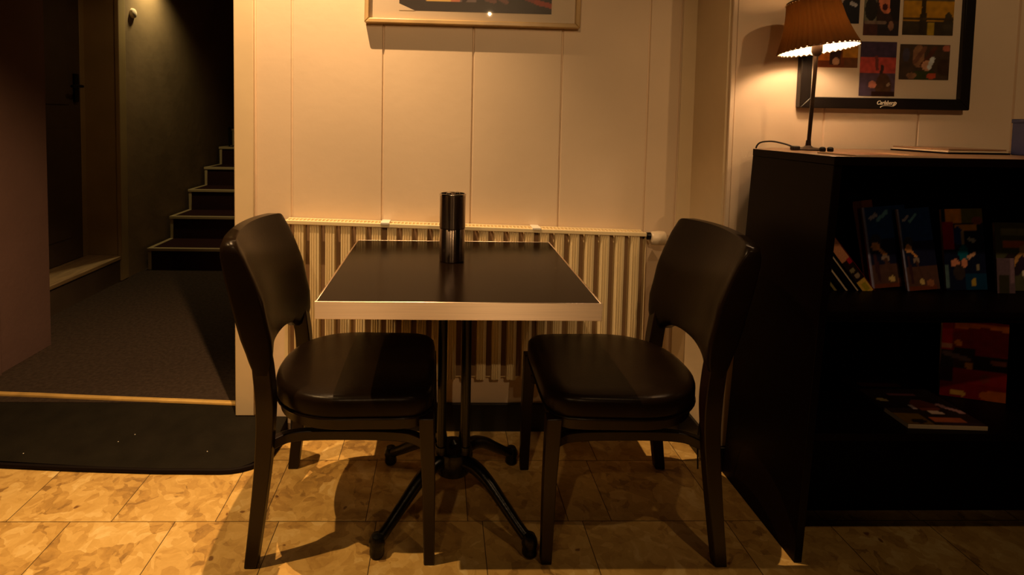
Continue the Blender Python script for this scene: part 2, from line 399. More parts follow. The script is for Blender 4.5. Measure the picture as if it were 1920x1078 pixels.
# left pillar wall, door alcove, corner wall
bm = bmesh.new(); box(bm, -3.4, -1.885, 2.43, 2.76, .0, 2.8)
tag(link('wall_left', bm, MPILLAR), kind='structure')
tag(boxo('trim_4', (-3.4, -1.872, 2.40, 2.435, .0, .0+2.8), MPILLAR, bevel=.003), kind='structure')
bm = bmesh.new()
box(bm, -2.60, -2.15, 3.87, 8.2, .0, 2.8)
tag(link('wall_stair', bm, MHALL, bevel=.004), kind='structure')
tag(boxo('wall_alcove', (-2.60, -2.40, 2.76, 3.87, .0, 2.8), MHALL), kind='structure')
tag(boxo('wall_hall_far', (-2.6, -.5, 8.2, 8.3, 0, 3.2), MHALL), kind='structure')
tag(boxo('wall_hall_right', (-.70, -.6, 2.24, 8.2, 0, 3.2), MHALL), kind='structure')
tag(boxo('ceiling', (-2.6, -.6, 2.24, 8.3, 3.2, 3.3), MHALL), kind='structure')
# casing round the dark door in the alcove
bm = bmesh.new(); box(bm, -2.40, -2.152, 3.845, 3.872, .24, 2.8); box(bm, -2.40, -2.368, 3.80, 3.85, .24, 2.8); box(bm, -2.165, -2.138, 3.835, 3.92, .07, 2.8)
tag(link('trim_5', bm, MHALLTRIM, bevel=.004), kind='structure')
# raised sill in front of the door
bm = bmesh.new(); box(bm, -2.40, -2.15, 2.765, 3.87, .06, .215)
sill = link('door_sill', bm, MDOOR, bevel=.004); tag(sill, kind='structure')
bm = bmesh.new(); box(bm, -2.40, -2.142, 2.765, 3.872, .215, .242)
o = link('sill_board', bm, mat('sill_wood', (.33, .22, .11), .5, var=.25, vscale=9, stretch=(8, .8, 8)), sill, bevel=.005)
# door
d1 = empty('door_1', (-2.39, 3.80, .245)); tag(d1, kind='structure')
bm = bmesh.new(); box(bm, -.02, .02, -1.0, 0, .0, 2.1)
for z0, z1 in ((.15, .85), (1.0, 1.95)):
    box(bm, .02, .026, -.88, -.12, z0, z1)
link('door_leaf', bm, MDOOR, d1, bevel=.006)
bm = bmesh.new(); box(bm, .02, .034, -.075, -.035, 1.02, 1.20); tube(bm, [(.03, -.055, 1.12), (.07, -.055, 1.12), (.075, -.10, 1.12), (.075, -.17, 1.115)], .009, 8)
link('door_handle', bm, MIRON, d1)
# round push button on the stair wall
bm = bmesh.new(); rr = [(.001, -.004), (.034, -.004), (.034, .004), (.030, .014), (.019, .020), (.001, .022)]
lathe(bm, rr, 24); bmesh.ops.rotate(bm, verts=bm.verts, matrix=Matrix.Rotation(PI/2, 3, 'Y'))
pb = link('light_switch', bm, MPLASTIC); pb.location = (-2.147, 4.03, 1.886)
tag(pb, 'small round cream switch knob on the dark stair wall', 'switch')

# stairs
st = empty('staircase', (-2.12, 4.12, .068)); tag(st, 'dark carpeted stairs with pale nosings rising at the end of the hallway', 'stairs')
sy = [4.12, 4.461, 4.791, 5.114, 5.456, 5.79, 6.12, 6.45]; sz = [.229, .403, .572, .732, .896, 1.06, 1.225, 1.39]
for i in range(8):
    y1 = sy[i+1] if i < 7 else 8.1
    bm = bmesh.new(); box(bm, 0.028, 1.35, sy[i]-4.12+.012, y1-4.12+.03, sz[i-1]-.072 if i else 0, sz[i]-.068-.004)
    s_ = link('step', bm, MSTAIRC, st)
    bm = bmesh.new(); box(bm, 0, 1.35, sy[i]-4.12, sy[i]-4.12+.03, sz[i]-.068-.022, sz[i]-.068)
    box(bm, 0, .03, sy[i]-4.12+.03, y1-4.12+.005, sz[i]-.068-.016, sz[i]-.068)
    box(bm, 0.004, .028, sy[i]-4.12+.006, sy[i]-4.12+.03, sz[i-1]-.072 if i else 0, sz[i]-.068-.02)
    link('nosing', bm, MNOSE, s_, bevel=.003)
    if i == 4:
        bm = bmesh.new(); tube(bm, [(.07, 1.42, sz[4]-.07), (.07, 1.42, sz[4]+.10)], .008, 8); lathe(bm, [(.012, 0), (.014, .012), (.002, .024)], 12, (.07, 1.42, sz[4]+.095))
        link('rail_post', bm, MIRON, st)

# ------------------------------------------------------------------ radiator
rad = empty('radiator', (.10, 2.098, 0)); tag(rad, 'long ribbed cream panel radiator on the wall behind the table', 'radiator')
RX0, RX1, RZ0, RZ1 = -.668, .660, .227, .801
def skew(bm):
    for v in bm.verts:
        if v.co.z > .5: v.co.z += -.0235*(v.co.x-.0)*1.0+.002
prof = [(RX0, .03), (RX0, -.012)]
k = -12
x = -.4885-.10-.0562
cent = []
while x < RX1+.03: cent.append(x); x += .0562
pts = []
for c in cent:
    if c-.012 > RX0 and c+.012 < RX1: pts += [(c-.0115, -.03), (c-.009, -.006), (c+.009, -.006), (c+.0115, -.03)]
    for q in (.0175, .0255, .0345):
        if RX0+.02 < c+q and c+q+.006 < RX1: pts += [(c+q-.0022, -.030), (c+q, -.0345), (c+q+.0022, -.030)]
pts = [(RX0, .02), (RX0, -.03)]+pts+[(RX1, -.03), (RX1, .02)]
bm = bmesh.new(); prism(bm, pts, 2, RZ0, RZ1-.012); skew(bm); link('ribbed_panel', bm, MRAD, rad, smooth=False)
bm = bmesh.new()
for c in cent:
    if c-.012 > RX0 and c+.012 < RX1: box(bm, c-.0088, c+.0088, -.0065, -.0045, RZ0+.004, RZ1-.013)  # strips lining the grooves, their shade painted in as darker colour
skew(bm); link('groove_shadow_panel', bm, MRADSHADE, rad, smooth=False).name = 'groove_shade_strip'
bm = bmesh.new(); box(bm, RX0, RX1, -.036, -.022, RZ1-.014, RZ1); box(bm, RX0, RX1, .02, .028, RZ1-.014, RZ1)
n = 0
xx = RX0
while xx < RX1: box(bm, xx, xx+.005, -.024, .022, RZ1-.012, RZ1-.002); xx += .0139
skew(bm); link('top_grille', bm, MRAD, rad, bevel=.0015)
for bx in (-.304, .252):
    bm = bmesh.new(); box(bm, bx-.016, bx+.016, -.038, -.002, RZ1-.003, RZ1+.005); box(bm, bx-.016, bx+.016, -.002, .030, RZ1+.001, RZ1+.004)
    skew(bm); o = link('bracket', bm, MWHITE, rad, bevel=.002); o['label'] = 'white bracket clip'
bm = bmesh.new(); 
def lx(bm, prof_, x0, y, z, n=20):
    m0 = Matrix.Translation((x0, y, z)) @ Matrix.Rotation(PI/2, 4, 'Y')
    b2 = bmesh.new(); lathe(b2, prof_, n); bmesh.ops.transform(b2, matrix=m0, verts=b2.verts)
    me_ = bpy.data.meshes.new('t'); b2.to_mesh(me_); b2.free(); bm.from_mesh(me_); bpy.data.meshes.remove(me_)
lx(bm, [(.011, 0), (.011, .012), (.014, .014), (.014, .028), (.011, .03)], RX1-.004, -.01, .771)
link('valve', bm, MIRON, rad)
bm = bmesh.new(); lx(bm, [(.010, .0), (.021, .001), (.025, .006), (.027, .03), (.026, .052), (.016, .058), (.001, .059)], RX1+.022, -.014, .764, 24)
o = link('thermostat_knob', bm, MPLASTIC, rad); o['label'] = 'cream thermostat knob'
for bx in (-.5, .5):
    boxo('wall_bracket', (bx-.02, bx+.02, .02, .031, .3, .75), MRAD, rad)

# ------------------------------------------------------------------ chairs
def make_chair():
    root = empty('dining_chair')
    # seat outline, +x is the front
    def outline(s=1.0, inset=0):
        pts = []
        N = 56
        for i in range(N):
            a = 2*PI*i/N; cx, cy = math.cos(a), math.sin(a)
            e = 7.5 if cx > 0 else 2.35
            r = (abs(cx)**e+abs(cy)**e)**(-1/e)
            X = cx*r*(.238 if cx > 0 else .222); Y = cy*r*(.236 if cx > 0 else .236)
            if cx > 0: Y *= 1-.04*cx
            L = math.hypot(X, Y); pts.append((X*(1-inset/L), Y*(1-inset/L)))
        return pts
    rings = []
    for inset, z in ((.012, .405), (.003, .410), (0, .422), (0, .450), (.003, .459), (.010, .4655), (.022, .469), (.06, .471), (.12, .473), (.19, .474)):
        rings.append([(x, y, z) for x, y in outline(inset=inset)])
    bm = bmesh.new(); loft(bm, rings); link('seat', bm, MLEATHER, root, sharp=60)
    bm = bmesh.new(); tube(bm, [(x, y, .4085) for x, y in outline(inset=.001)+outline(inset=.001)[:1]], .0032, 6, sm=False)
    link('seat_piping', bm, MLEATHER, root)
    bm = bmesh.new(); loft(bm, [[(x, y, z) for x, y in outline(inset=i)] for i, z in ((.018, .372), (.012, .376), (.012, .407))])
    link('seat_frame', bm, MWOOD, root)
    for sy_ in (-1, 1):
        # front leg, square and tapering
        bm = bmesh.new()
        loft(bm, [[(cx+dx*w_, sy_*cy+dy*w_, z) for dx, dy in ((-1, -1), (1, -1), (1, 1), (-1, 1))] for cx, cy, w_, z in ((.232, .207, .0145, 0), (.228, .206, .0175, .22), (.220, .204, .0205, .405))])
        link('leg', bm, MWOOD, root, bevel=.003)
        # rear leg sweeping forward under the seat then back up into the backrest
        c = [(-.240, .215, .0), (-.222, .214, .15), (-.207, .212, .30), (-.203, .208, .43), (-.211, .203, .52), (-.222, .203, .60), (-.235, .204, .70), (-.27, .202, .82)]
        w_ = [.0165, .019, .0215, .0235, .0235, .022, .018, .012]
        P, W = catmull([Vector(p) for p in c], w_, 5)
        bm = bmesh.new(); loft(bm, [[(p.x+dx*q, sy_*p.y+dy*min(q, .017+.006*max(0, min(1, (p.z-.38)/.08))), p.z) for dx, dy in ((-1, -1), (1, -1), (1, 1), (-1, 1))] for p, q in zip(P, W)])
        link('leg', bm, MWOOD, root, bevel=.003)
        # bentwood rail bowed inwards
        bm = bmesh.new(); sweep_rect(bm, [(-.205, sy_*.205, .318), (-.180, sy_*.178, .321), (-.150, sy_*.158, .322), (-.08, sy_*.148, .322), (.08, sy_*.148, .322), (.16, sy_*.158, .323), (.195, sy_*.178, .325), (.222, sy_*.203, .326)], .022, .028)
        link('stretcher', bm, MWOOD, root, bevel=.003)
    bm = bmesh.new(); sweep_rect(bm, [(0, -.145, .312), (0, 0, .312), (0, .145, .312)], .03, .018)
    link('cross_rail', bm, MWOOD, root, bevel=.003)
    # upholstered back: front and back faces from profiles
    fz = [(.51, -.186), (.56, -.182), (.61, -.184), (.66, -.196), (.715, -.207), (.77, -.228), (.82, -.250), (.852, -.266)]
    bz = [(.51, -.233), (.56, -.247), (.61, -.266), (.66, -.280), (.715, -.294), (.77, -.307), (.82, -.316), (.852, -.320)]
    def ip(T, z):
        if z <= T[0][0]: return T[0][1]
        for (a, A), (b, B) in zip(T, T[1:]):
            if z <= b: return A+(B-A)*(z-a)/(b-a)
        return T[-1][1]
    NY, NZ = 28, 18; W2 = .226
    def zb(y):
        a = abs(y)
        return .512 if a > .155 else .512+.042*max(0, 1-(a/.155)**2.6)**.7
    def zt(y): return .873+.010*(1-(y/W2)**2)-(.014*max(0, (abs(y)-.192)/.034)**2)
    bm = bmesh.new(); Fv, Bv = [], []
    ys = [-W2*math.cos(PI*i/NY)*(.55+.45*1)+0 for i in range(NY+1)]
    for y in ys:
        cf, cb = [], []
        bulge = -.030*(1-(y/W2)**2)
        for j in range(NZ+1):
            t = j/NZ; z = zb(y)+(zt(y)-zb(y))*t
            e = min(1, (1-t)*NZ/1.7, 1); e = math.sqrt(max(0, 1-(1-e)**2)) if e < 1 else 1
            ey = min(1, (W2-abs(y))/.016); ey = .74+.26*math.sqrt(max(0, 1-(1-ey)**2))
            eb = min(1, t*NZ/1.5); eb = .7+.3*eb
            xf, xb = ip(fz, z), ip(bz, z)
            th = 1 if abs(y) > .19 else 1-.22*math.cos(y/.19*PI/2)
            mid = (xf+xb)/2+bulge; hf = (xf-xb)/2*max(e, .62)*ey*eb*th
            cf.append(bm.verts.new((mid+hf, y, z))); cb.append(bm.verts.new((mid-hf, y, z)))
        Fv.append(cf); Bv.append(cb)
    for i in range(NY):
        for j in range(NZ):
            bm.faces.new((Fv[i][j], Fv[i+1][j], Fv[i+1][j+1], Fv[i][j+1])); bm.faces.new((Bv[i][j], Bv[i][j+1], Bv[i+1][j+1], Bv[i+1][j]))
        bm.faces.new((Fv[i][0], Bv[i][0], Bv[i+1][0], Fv[i+1][0])); bm.faces.new((Fv[i][NZ], Fv[i+1][NZ], Bv[i+1][NZ], Bv[i][NZ]))
    for i in (0, NY):
        for j in range(NZ): bm.faces.new((Fv[i][j], Fv[i][j+1], Bv[i][j+1], Bv[i][j]))
    link('backrest', bm, MLEATHER, root, sharp=70)
    return root
def copy_tree(o, parent=None):
    c = o.copy(); COL.objects.link(c)
    if parent is not None: c.parent = parent
    for ch in [x for x in bpy.data.objects if x.parent == o]: copy_tree(ch, c)
    return c
ch1 = make_chair()
ch2 = copy_tree(ch1)
ch1.location = (-.250, 1.683, 0)
ch2.location = (.530, 1.683, 0); ch2.rotation_euler = (0, 0, PI)
tag(ch1, 'dark leather dining chair left of the table, nearest the doorway', 'chair', 'dining chairs at the table')
tag(ch2, 'dark leather dining chair right of the table, next to the black shelf', 'chair', 'dining chairs at the table')

# ------------------------------------------------------------------ table
TX, TY = .048, 1.708
tb = empty('cafe_table', (TX, TY, 0)); tag(tb, 'square cafe table with dark top and metal edge band on a black iron base', 'table')
bm = bmesh.new(); box(bm, -.345, .345, -.345, .345, .711, .7505); link('tabletop', bm, MLAM, tb, bevel=.0008)
bm = bmesh.new(); e = .348
for (x0, x1, y0, y1) in ((-e-.002, e+.002, -e-.002, -.3452), (-e-.002, e+.002, .3452, e+.002), (-e-.002, -.3452, -.3452, .3452), (.3452, e+.002, -.3452, .3452)):
    box(bm, x0, x1, y0, y1, .707, .7508)
o = link('edge_band', bm, MALU, tb, bevel=.001); o['label'] = 'brushed metal edge band'
bm = bmesh.new(); box(bm, -.16, .16, -.16, .16, .702, .711); box(bm, -.25, .25, -.02, .02, .690, .704); box(bm, -.02, .02, -.25, .25, .690, .704)
link('top_plate', bm, MIRON, tb, bevel=.002)
for sx in (-1, 1):
    for sy_ in (-1, 1):
        bm = bmesh.new(); lathe(bm, [(.0135, .19), (.0135, .70)], 16, (sx*.0365, sy_*.0365, 0)); lathe(bm, [(.017, .185), (.0185, .195), (.017, .208)], 16, (sx*.0365, sy_*.0365, 0))
        link('post', bm, MIRON, tb)
bm = bmesh.new()
lathe(bm, [(.030, .105), (.052, .112), (.060, .13), (.062, .165), (.058, .182), (.050, .188)], 28)
lathe(bm, [(.012, .19), (.014, .197), (.004, .206)], 12)
link('hub', bm, MIRON, tb)
for sx in (-1, 1):
    for sy_ in (-1, 1):
        D = Vector((sx, sy_, 0)).normalized()
        P = [D*.03+Vector((0, 0, .150)), D*.085+Vector((0, 0, .158)), D*.14+Vector((0, 0, .140)), D*.20+Vector((0, 0, .100)), D*.255+Vector((0, 0, .062)), D*.290+Vector((0, 0, .042))]
        bm = bmesh.new(); tube(bm, P, [.022, .021, .0185, .0165, .015, .016], 12)
        leg = link('foot_leg', bm, MIRON, tb)
        b2 = bmesh.new(); c = D*.296
        lathe(b2, [(.004, .062), (.015, .058), (.021, .046), (.0225, .034), (.019, .022), (.0205, .016), (.0205, .006), (.016, .0)], 18, (c.x, c.y, 0))
        link('foot', b2, MIRON, leg)
# canister on the table
cn = empty('metal_canister', (.036, 1.770, .7508)); tag(cn, 'tall shiny dark metal canister standing on the table top', 'canister')
bm = bmesh.new(); lathe(bm, [(.030, 0), (.0385, .0015), (.0395, .004), (.0395, .102), (.0385, .103)], 48); link('lower_tube', bm, MCHROMED, cn, sharp=50)
bm = bmesh.new(); lathe(bm, [(.0385, .103), (.0400, .105), (.0405, .108), (.0405, .205), (.0412, .2075), (.0405, .2105), (.0375, .2108), (.0370, .207), (.0368, .195), (.001, .195)], 48); link('upper_tube', bm, MCHROMED, cn, sharp=50)
bm = bmesh.new()
lathe(bm, [(.0412, .2065), (.0420, .2095), (.0405, .2125), (.0372, .2125), (.0368, .2070)], 48, cap=False)
lathe(bm, [(.009, .196), (.010, .206), (.008, .215), (.001, .218)], 18, (-.012, -.006, 0)); lathe(bm, [(.009, .196), (.010, .206), (.008, .216), (.001, .219)], 18, (.014, .004, 0))
link('top_rim', bm, MCHROME, cn, sharp=50)

# ------------------------------------------------------------------ display shelf
SX0, SX1 = .966, 2.45; SH = empty('display_shelf', (.98, 1.6, 0)); tag(SH, 'tall black brown magazine display shelf against the right wall', 'shelf')
SH.location = (0, 0, 0)
ST = 1.118
bm = bmesh.new(); prism(bm, [(1.467, 0), (1.865, 0), (1.765, ST-.022), (1.392, ST-.022)], 0, SX0+.012, SX0+.034); link('side_panel', bm, MSHELF, SH, bevel=.0015)
bm = bmesh.new(); prism(bm, [(1.467, 0), (1.865, 0), (1.765, ST-.022), (1.392, ST-.022)], 0, SX1-.022, SX1); link('side_panel', bm, MSHELF, SH, bevel=.0015)
bm = bmesh.new(); prism(bm, [(SX0+.010, 1.388), (SX1+.004, 1.388), (SX1+.004, 1.865), (1.10, 1.865), (SX0+.010, 1.762)], 2, ST-.022, ST); bm.normal_update(); [setattr(f_, 'material_index', 0 if abs(f_.normal.z) > .9 and f_.calc_center_median().z > ST-.005 else 1) for f_ in bm.faces]; link('top_board', bm, [MSHELFTOP, MSHELF], SH, bevel=.0015)
for z in (.680, .345):
    yf = 1.467-.075*(z/ST)+.02; bm = bmesh.new(); prism(bm, [(yf, z), (1.80, z), (1.80, z+.020), (yf, z+.020)], 0, SX0+.034, SX1-.022); link('shelf_board', bm, MSHELF, SH, bevel=.0015)
bm = bmesh.new(); prism(bm, [(1.855, .0), (1.867, .0), (1.770, ST-.022), (1.756, ST-.022)], 0, SX0+.034, SX1-.022); link('back_panel', bm, MSHELF, SH)
boxo('kick_board', (SX0+.034, SX1-.022, 1.675, 1.69, 0, .06), MSHELF, SH)
boxo('front_rail', (SX0+.034, SX1-.022, 1.676, 1.69, .06, .345), MSHELF, SH)
boxo('shelf_lip', (SX0+.034, SX1-.022, 1.43, 1.44, .700, .712), MSHELF, SH)

def magazine(name, w, h, th, bg, shapes, loc, rz=0, lean=0, roll=0, seed=0, grp=None, label=None, cat='magazine', page=None, nx=28):
    """upright magazine: local x width, z height, front at y=0, pages behind"""
    t = empty(name, loc, (-lean, -roll, rz)); tag(t, label, cat, grp)
    bm = bmesh.new(); box(bm, .001, w-.001, .0008, th, 0.001, h-.001); link('pages', bm, page or MPAPER, t)
    printed('cover', w, h, bg, shapes, t, nx=nx, seed=seed)
    return t
GM = 'magazines on the display shelf'
def blue_bg(u, v): return (28, 70, 150) if v > .6 else (22, 26, 66) if v > .28 else (96, 66, 58)
blue_sh = [('r', 0, 0, .07, 1, (150, 150, 190)), ('l', .18, .86, .3, .9, (190, 190, 220)), ('l', .35, .84, .55, .92, (120, 190, 230)), ('e', .1, .52, .36, .66, (60, 60, 80)),
           ('e', .1, .46, .3, .56, (235, 170, 110)), ('l', .22, .52, .4, .40, (240, 170, 100)), ('e', .3, .32, .5, .4, (160, 140, 130)), ('l', .16, .4, .2, .1, (70, 40, 50)),
           ('l', .4, .34, .55, .1, (90, 60, 50)), ('e', .42, .06, .56, .14, (230, 200, 130)), ('r', .07, 0, .9, .05, (120, 60, 30)), ('e', .62, .04, .85, .12, (170, 110, 80))]
magazine('magazine', .134, .246, .008, blue_bg, blue_sh, (1.316, 1.675, .7005), 0, .14, .09, 1, GM, 'left one of the two blue magazines with a player, on the upper shelf')
magazine('magazine', .100, .246, .008, blue_bg, blue_sh, (1.407, 1.652, .7005), 0, .14, .09, 1, GM, 'right one of the two blue magazines with a player, on the upper shelf')
magazine('magazine', .128, .246, .008, (16, 24, 60),
    [('r', .1, .82, .5, 1, (235, 160, 30)), ('r', .5, .82, 1, 1, (110, 110, 30)), ('r', 0, .5, .25, .84, (170, 20, 40)), ('r', .3, .72, .85, .81, (220, 160, 60)), ('e', .25, .55, .5, .78, (30, 60, 150)),
     ('r', .43, .55, .52, .72, (170, 150, 110)), ('e', .72, .8, 1.0, .9, (150, 90, 80)), ('e', .35, .35, .6, .55, (0, 110, 140)), ('l', .6, .4, .72, .44, (230, 180, 150)), ('e', .15, .28, .36, .38, (230, 150, 120)),
     ('e', .2, .12, .5, .32, (60, 50, 50)), ('e', .4, .28, .56, .38, (230, 150, 120)), ('r', 0, .02, .1, .32, (90, 120, 130)), ('r', .5, 0, 1, .2, (10, 60, 100)), ('e', .62, .04, .75, .14, (190, 160, 60)), ('e', .75, .24, .85, .32, (160, 150, 130)), ('l', .65, .62, .75, .6, (180, 180, 180))],
    (1.538, 1.665, .7005), 0, .12, .03, 2, GM, 'yellow, red and blue magazine in the middle of the upper shelf')
magazine('magazine', .145, .207, .008, (84, 84, 62),
    [('r', .12, .80, 1, .9, (130, 128, 90)), ('r', .16, .62, .95, .74, (200, 105, 20)), ('e', .15, .22, .62, .56, (50, 34, 44)), ('e', .45, .25, .95, .58, (54, 34, 64)), ('e', .5, .5, .9, .68, (200, 150, 95)), ('l', .5, .52, .3, .30, (215, 160, 95)), ('e', .55, .2, .68, .30, (250, 235, 215))],
    (1.700, 1.668, .7005), 0, .12, 0, 3, GM, 'grey green magazine with an orange band at the right end of the upper shelf')
magazine('leaflet', .055, .105, .003, (110, 90, 105), [('r', .1, 0, .7, .5, (60, 58, 40)), ('r', .75, .3, .95, 1, (150, 120, 140))], (1.672, 1.640, .7005), 0, .10, 0, 4, GM, 'small mauve leaflet standing in front of the grey green magazine', 'leaflet', nx=14)
magazine('leaflet', .062, .262, .003, (110, 66, 40), [('r', .5, 0, 1, 1, (150, 90, 60))], (1.314, 1.700, .7005), 0, .12, .13, 5, GM, 'brown leaflet showing its top behind the left blue magazine', 'leaflet', nx=14)
# magazines slumped against the left side panel
for k in range(4):
    th = (.030, .006, .007, .009)[k]; top = k == 0
    t = empty('magazine', (1.308-.001-.033*k-(.014 if k else 0), 1.655, .7015), (0, -math.radians(39), 0))
    L_ = (.205, .19, .185, .15)[k]
    tag(t, ['colourful thick magazine slumped to the left, rightmost of the leaning four', 'thin magazine leaning left, second from right among the leaning four', 'thin magazine leaning left, third from right among the leaning four', 'olive magazine leaning left, nearest the side panel of the shelf'][k], 'magazine', GM)
    bm = bmesh.new(); box(bm, -th, -.0006, 0, .10, .001, L_)
    link('pages', bm, [MPAPER, MPAPER, MPAPER, mat('olive_cover', (.30, .25, .08), .5)][k], t)
    if top:
        printed('cover', th, L_, (40, 22, 20), [('r', 0, .02, 1, .26, (235, 190, 80)), ('r', .3, .07, .7, .2, (190, 170, 30)), ('e', .2, .30, .8, .38, (170, 150, 130)), ('e', .1, .41, .7, .48, (150, 140, 110)), ('r', 0, .62, 1, 1, (220, 150, 110)), ('r', .6, .55, 1, .64, (190, 30, 50))], t, nx=10, M=Matrix.Translation((-th, -.0006, 0)))
    bm = bmesh.new(); box(bm, -.0006, .0006, -.002, .102, 0, L_+.001)
    link('back_cover', bm, MSHELF if k else mat('red_cover', (.25, .02, .03), .4), t)
# lower shelf
magazine('magazine', .166, .240, .012, (150, 18, 16),
    [('r', .2, .88, 1, .97, (235, 140, 40)), ('e', .1, .55, 1.2, .92, (130, 10, 14)), ('r', 0, .5, .17, .95, (190, 12, 22)), ('r', 0, .62, .16, .68, (215, 160, 140)), ('e', .2, .66, .32, .74, (235, 150, 40)), ('r', 0, .38, .2, .60, (40, 40, 40)),
     ('r', .2, .50, .5, .64, (30, 18, 20)), ('r', .2, .38, .5, .50, (70, 40, 24)), ('e', .36, .38, .5, .46, (220, 150, 40)), ('r', .5, .38, 1, .56, (24, 16, 20)), ('l', .78, .5, .95, .49, (150, 90, 70)), ('l', .05, .56, .4, .5, (120, 100, 100)),
     ('r', 0, .2, .18, .38, (50, 20, 30)), ('r', .2, .2, 1, .37, (165, 28, 14)), ('e', .6, .22, .75, .34, (150, 60, 30)), ('l', .2, .06, .36, .05, (235, 180, 80)), ('e', .6, -.02, 1.2, .14, (215, 110, 30))],
    (1.555, 1.685, .3655), -.33, .03, 0, 6, GM, 'red illustrated magazine standing upright on the lower shelf', nx=34)
magazine('magazine', .115, .30, .006, (190, 130, 50), [('r', 0, 0, 1, .62, (70, 46, 20)), ('e', .0, .62, 1, .74, (210, 150, 120)), ('e', .2, .64, .8, .71, (40, 22, 24))], (1.0075, 1.475, .3655), PI/2+.04, .0, 0, 7, GM, 'yellow and pink leaflet leaning flat on the inner side panel of the lower shelf', 'leaflet', nx=12)
t = empty('magazine', (1.295, 1.492, .3655), (0, 0, -.055)); tag(t, 'thick magazine lying flat, sticking out of the lower shelf', 'magazine', GM)
bm = bmesh.new(); prism(bm, [(0, 0), (.214, 0), (.214, .285), (0, .285)], 2, .0, .0115); link('pages', bm, MPAPER, t)
printed('cover', .215, .285, (46, 30, 24), [('r', 0, 0, .35, .22, (110, 82, 26)), ('r', .4, .06, .8, .14, (190, 100, 60)), ('e', .1, .02, .3, .1, (40, 26, 18)), ('r', .45, 0, .95, .05, (60, 40, 50)), ('e', .42, .25, .75, .5, (120, 60, 40)), ('e', .36, .3, .44, .4, (190, 170, 180)), ('e', .5, .2, .7, .28, (220, 190, 180)), ('l', .8, .4, .95, .26, (200, 150, 160)), ('e', .05, .45, .2, .52, (190, 170, 120)), ('r', .1, .8, .7, .88, (130, 70, 40)), ('r', .3, .6, .7, .64, (120, 70, 80))],
    t, nx=34, seed=8, M=Matrix.Translation((0, 0, .0122)) @ Matrix.Rotation(-PI/2, 4, 'X'))
# things on top of the shelf
t = empty('brochure', (1.035, 1.395, ST+.0003), (0, 0, 0)); tag(t, 'flat brown brochure lying at the front left edge of the shelf top', 'brochure', 'papers on the shelf top')
boxo('pages', (0, .21, .0, .148, 0, .003), MPAPER, t)
printed('cover', .21, .148, (150, 100, 66), [('r', .1, .2, .6, .5, (120, 70, 40)), ('r', .65, .1, .9, .9, (190, 150, 110))], t, nx=16, M=Matrix.Translation((0, 0, .0036)) @ Matrix.Rotation(-PI/2, 4, 'X'))
t = empty('brochure', (1.455, 1.60, ST+.0003), (0, 0, .0)); tag(t, 'stack of dark brochures lying on the shelf top beside the blue box', 'brochure', 'papers on the shelf top')
for k in range(3): boxo('pages', (.004*k, .185-.003*k, .003*k, .21, .005*k, .005*k+.0042), [MSHELF, MPAPER, MSHELFTOP][k], t)
t = empty('blue_box', (1.650, 1.56, ST+.0003), (0, 0, 0)); tag(t, 'dark blue card box standing upright at the right end of the shelf top', 'box')
bm = bmesh.new(); box(bm, 0, .12, 0, .05, 0, .102); link('carton', bm, MBLUE, t, bevel=.002)
boxo('carton_lid', (-.0015, .1215, -.0015, .0515, .092, .1035), MBLUE, t, bevel=.001)

# ------------------------------------------------------------------ table lamp
LX, LY = 1.121, 1.715
lm = empty('table_lamp', (LX, LY, ST+.0003)); tag(lm, 'lit bronze table lamp with a tilted pleated brown shade on the black shelf', 'lamp')
bm = bmesh.new(); lathe(bm, [(.045, 0), (.047, .003), (.040, .006), (.014, .009), (.008, .014), (.0065, .03)], 32); link('base', bm, MPOLE, lm)
bm = bmesh.new(); tube(bm, [(0, 0, .008), (.006, 0, .15), (.012, 0, .315)], .0055, 12, k=3); link('pole', bm, MPOLE, lm)
bm = bmesh.new(); lathe(bm, [(.006, .285), (.011, .290), (.015, .30), (.015, .325), (.011, .33), (.011, .345)], 20, (.012, 0, 0)); link('socket', bm, MPOLE, lm)
bm = bmesh.new(); lathe(bm, [(.011, .342), (.016, .352), (.022, .370), (.020, .386), (.010, .396), (.001, .398)], 20, (.012, 0, 0)); link('bulb', bm, MBULB, lm)
TILT = Matrix.Translation((.014, 0, .305)) @ Matrix.Rotation(math.radians(-5.8), 4, 'Y') @ Matrix.Rotation(math.radians(-5), 4, 'X')
def shade(off, zoff=0, n=168, pl=42):
    bm = bmesh.new(); rings = []
    for t in [i/12 for i in range(13)]:
        z = .152*t; r0 = .1085-.040*t-.006*math.sin(t*PI)
        ring = []
        for i in range(n):
            a = 2*PI*i/n; r = r0*(1+.022*math.sin(a*pl)*(1-.3*t))-off
            zz = z+(zoff+.003*math.cos(a*pl) if t == 0 else 0)
            ring.append(TILT @ Vector((r*math.cos(a), r*math.sin(a), zz)))
        rings.append(ring)
    loft(bm, rings, cap=False); return bm
sh = link('lamp_shade', shade(0), MSHADE, lm, smooth=False)
link('shade_liner', shade(.0018, .001), MLINER, sh, smooth=False)['label'] = 'bright white inner lining'
bm = bmesh.new()
for t, rr_ in ((0, .1083), (1, .0687)):
    ring = [TILT @ Vector((rr_*math.cos(2*PI*i/60), rr_*math.sin(2*PI*i/60), .152*t)) for i in range(61)]
    tube(bm, ring, .0013, 6, sm=False)
for a in (0, 2*PI/3, 4*PI/3):
    tube(bm, [TILT @ Vector((.069*math.cos(a), .069*math.sin(a), .150)), TILT @ Vector((.02*math.cos(a), .02*math.sin(a), .12)), Vector((.012, 0, .34))], .0012, 6, sm=False)
link('shade_wire', bm, MPOLE, sh)
bm = bmesh.new()
for i in range(42):
    a = 2*PI*(i+.25)/42; c = TILT @ Vector((.0710*math.cos(a), 0.0710*math.sin(a), .147))
    lathe(bm, [(.0002, -.0022), (.0022, 0), (.0002, .0022)], 6, c)
link('bead_trim', bm, MPLASTIC, sh)
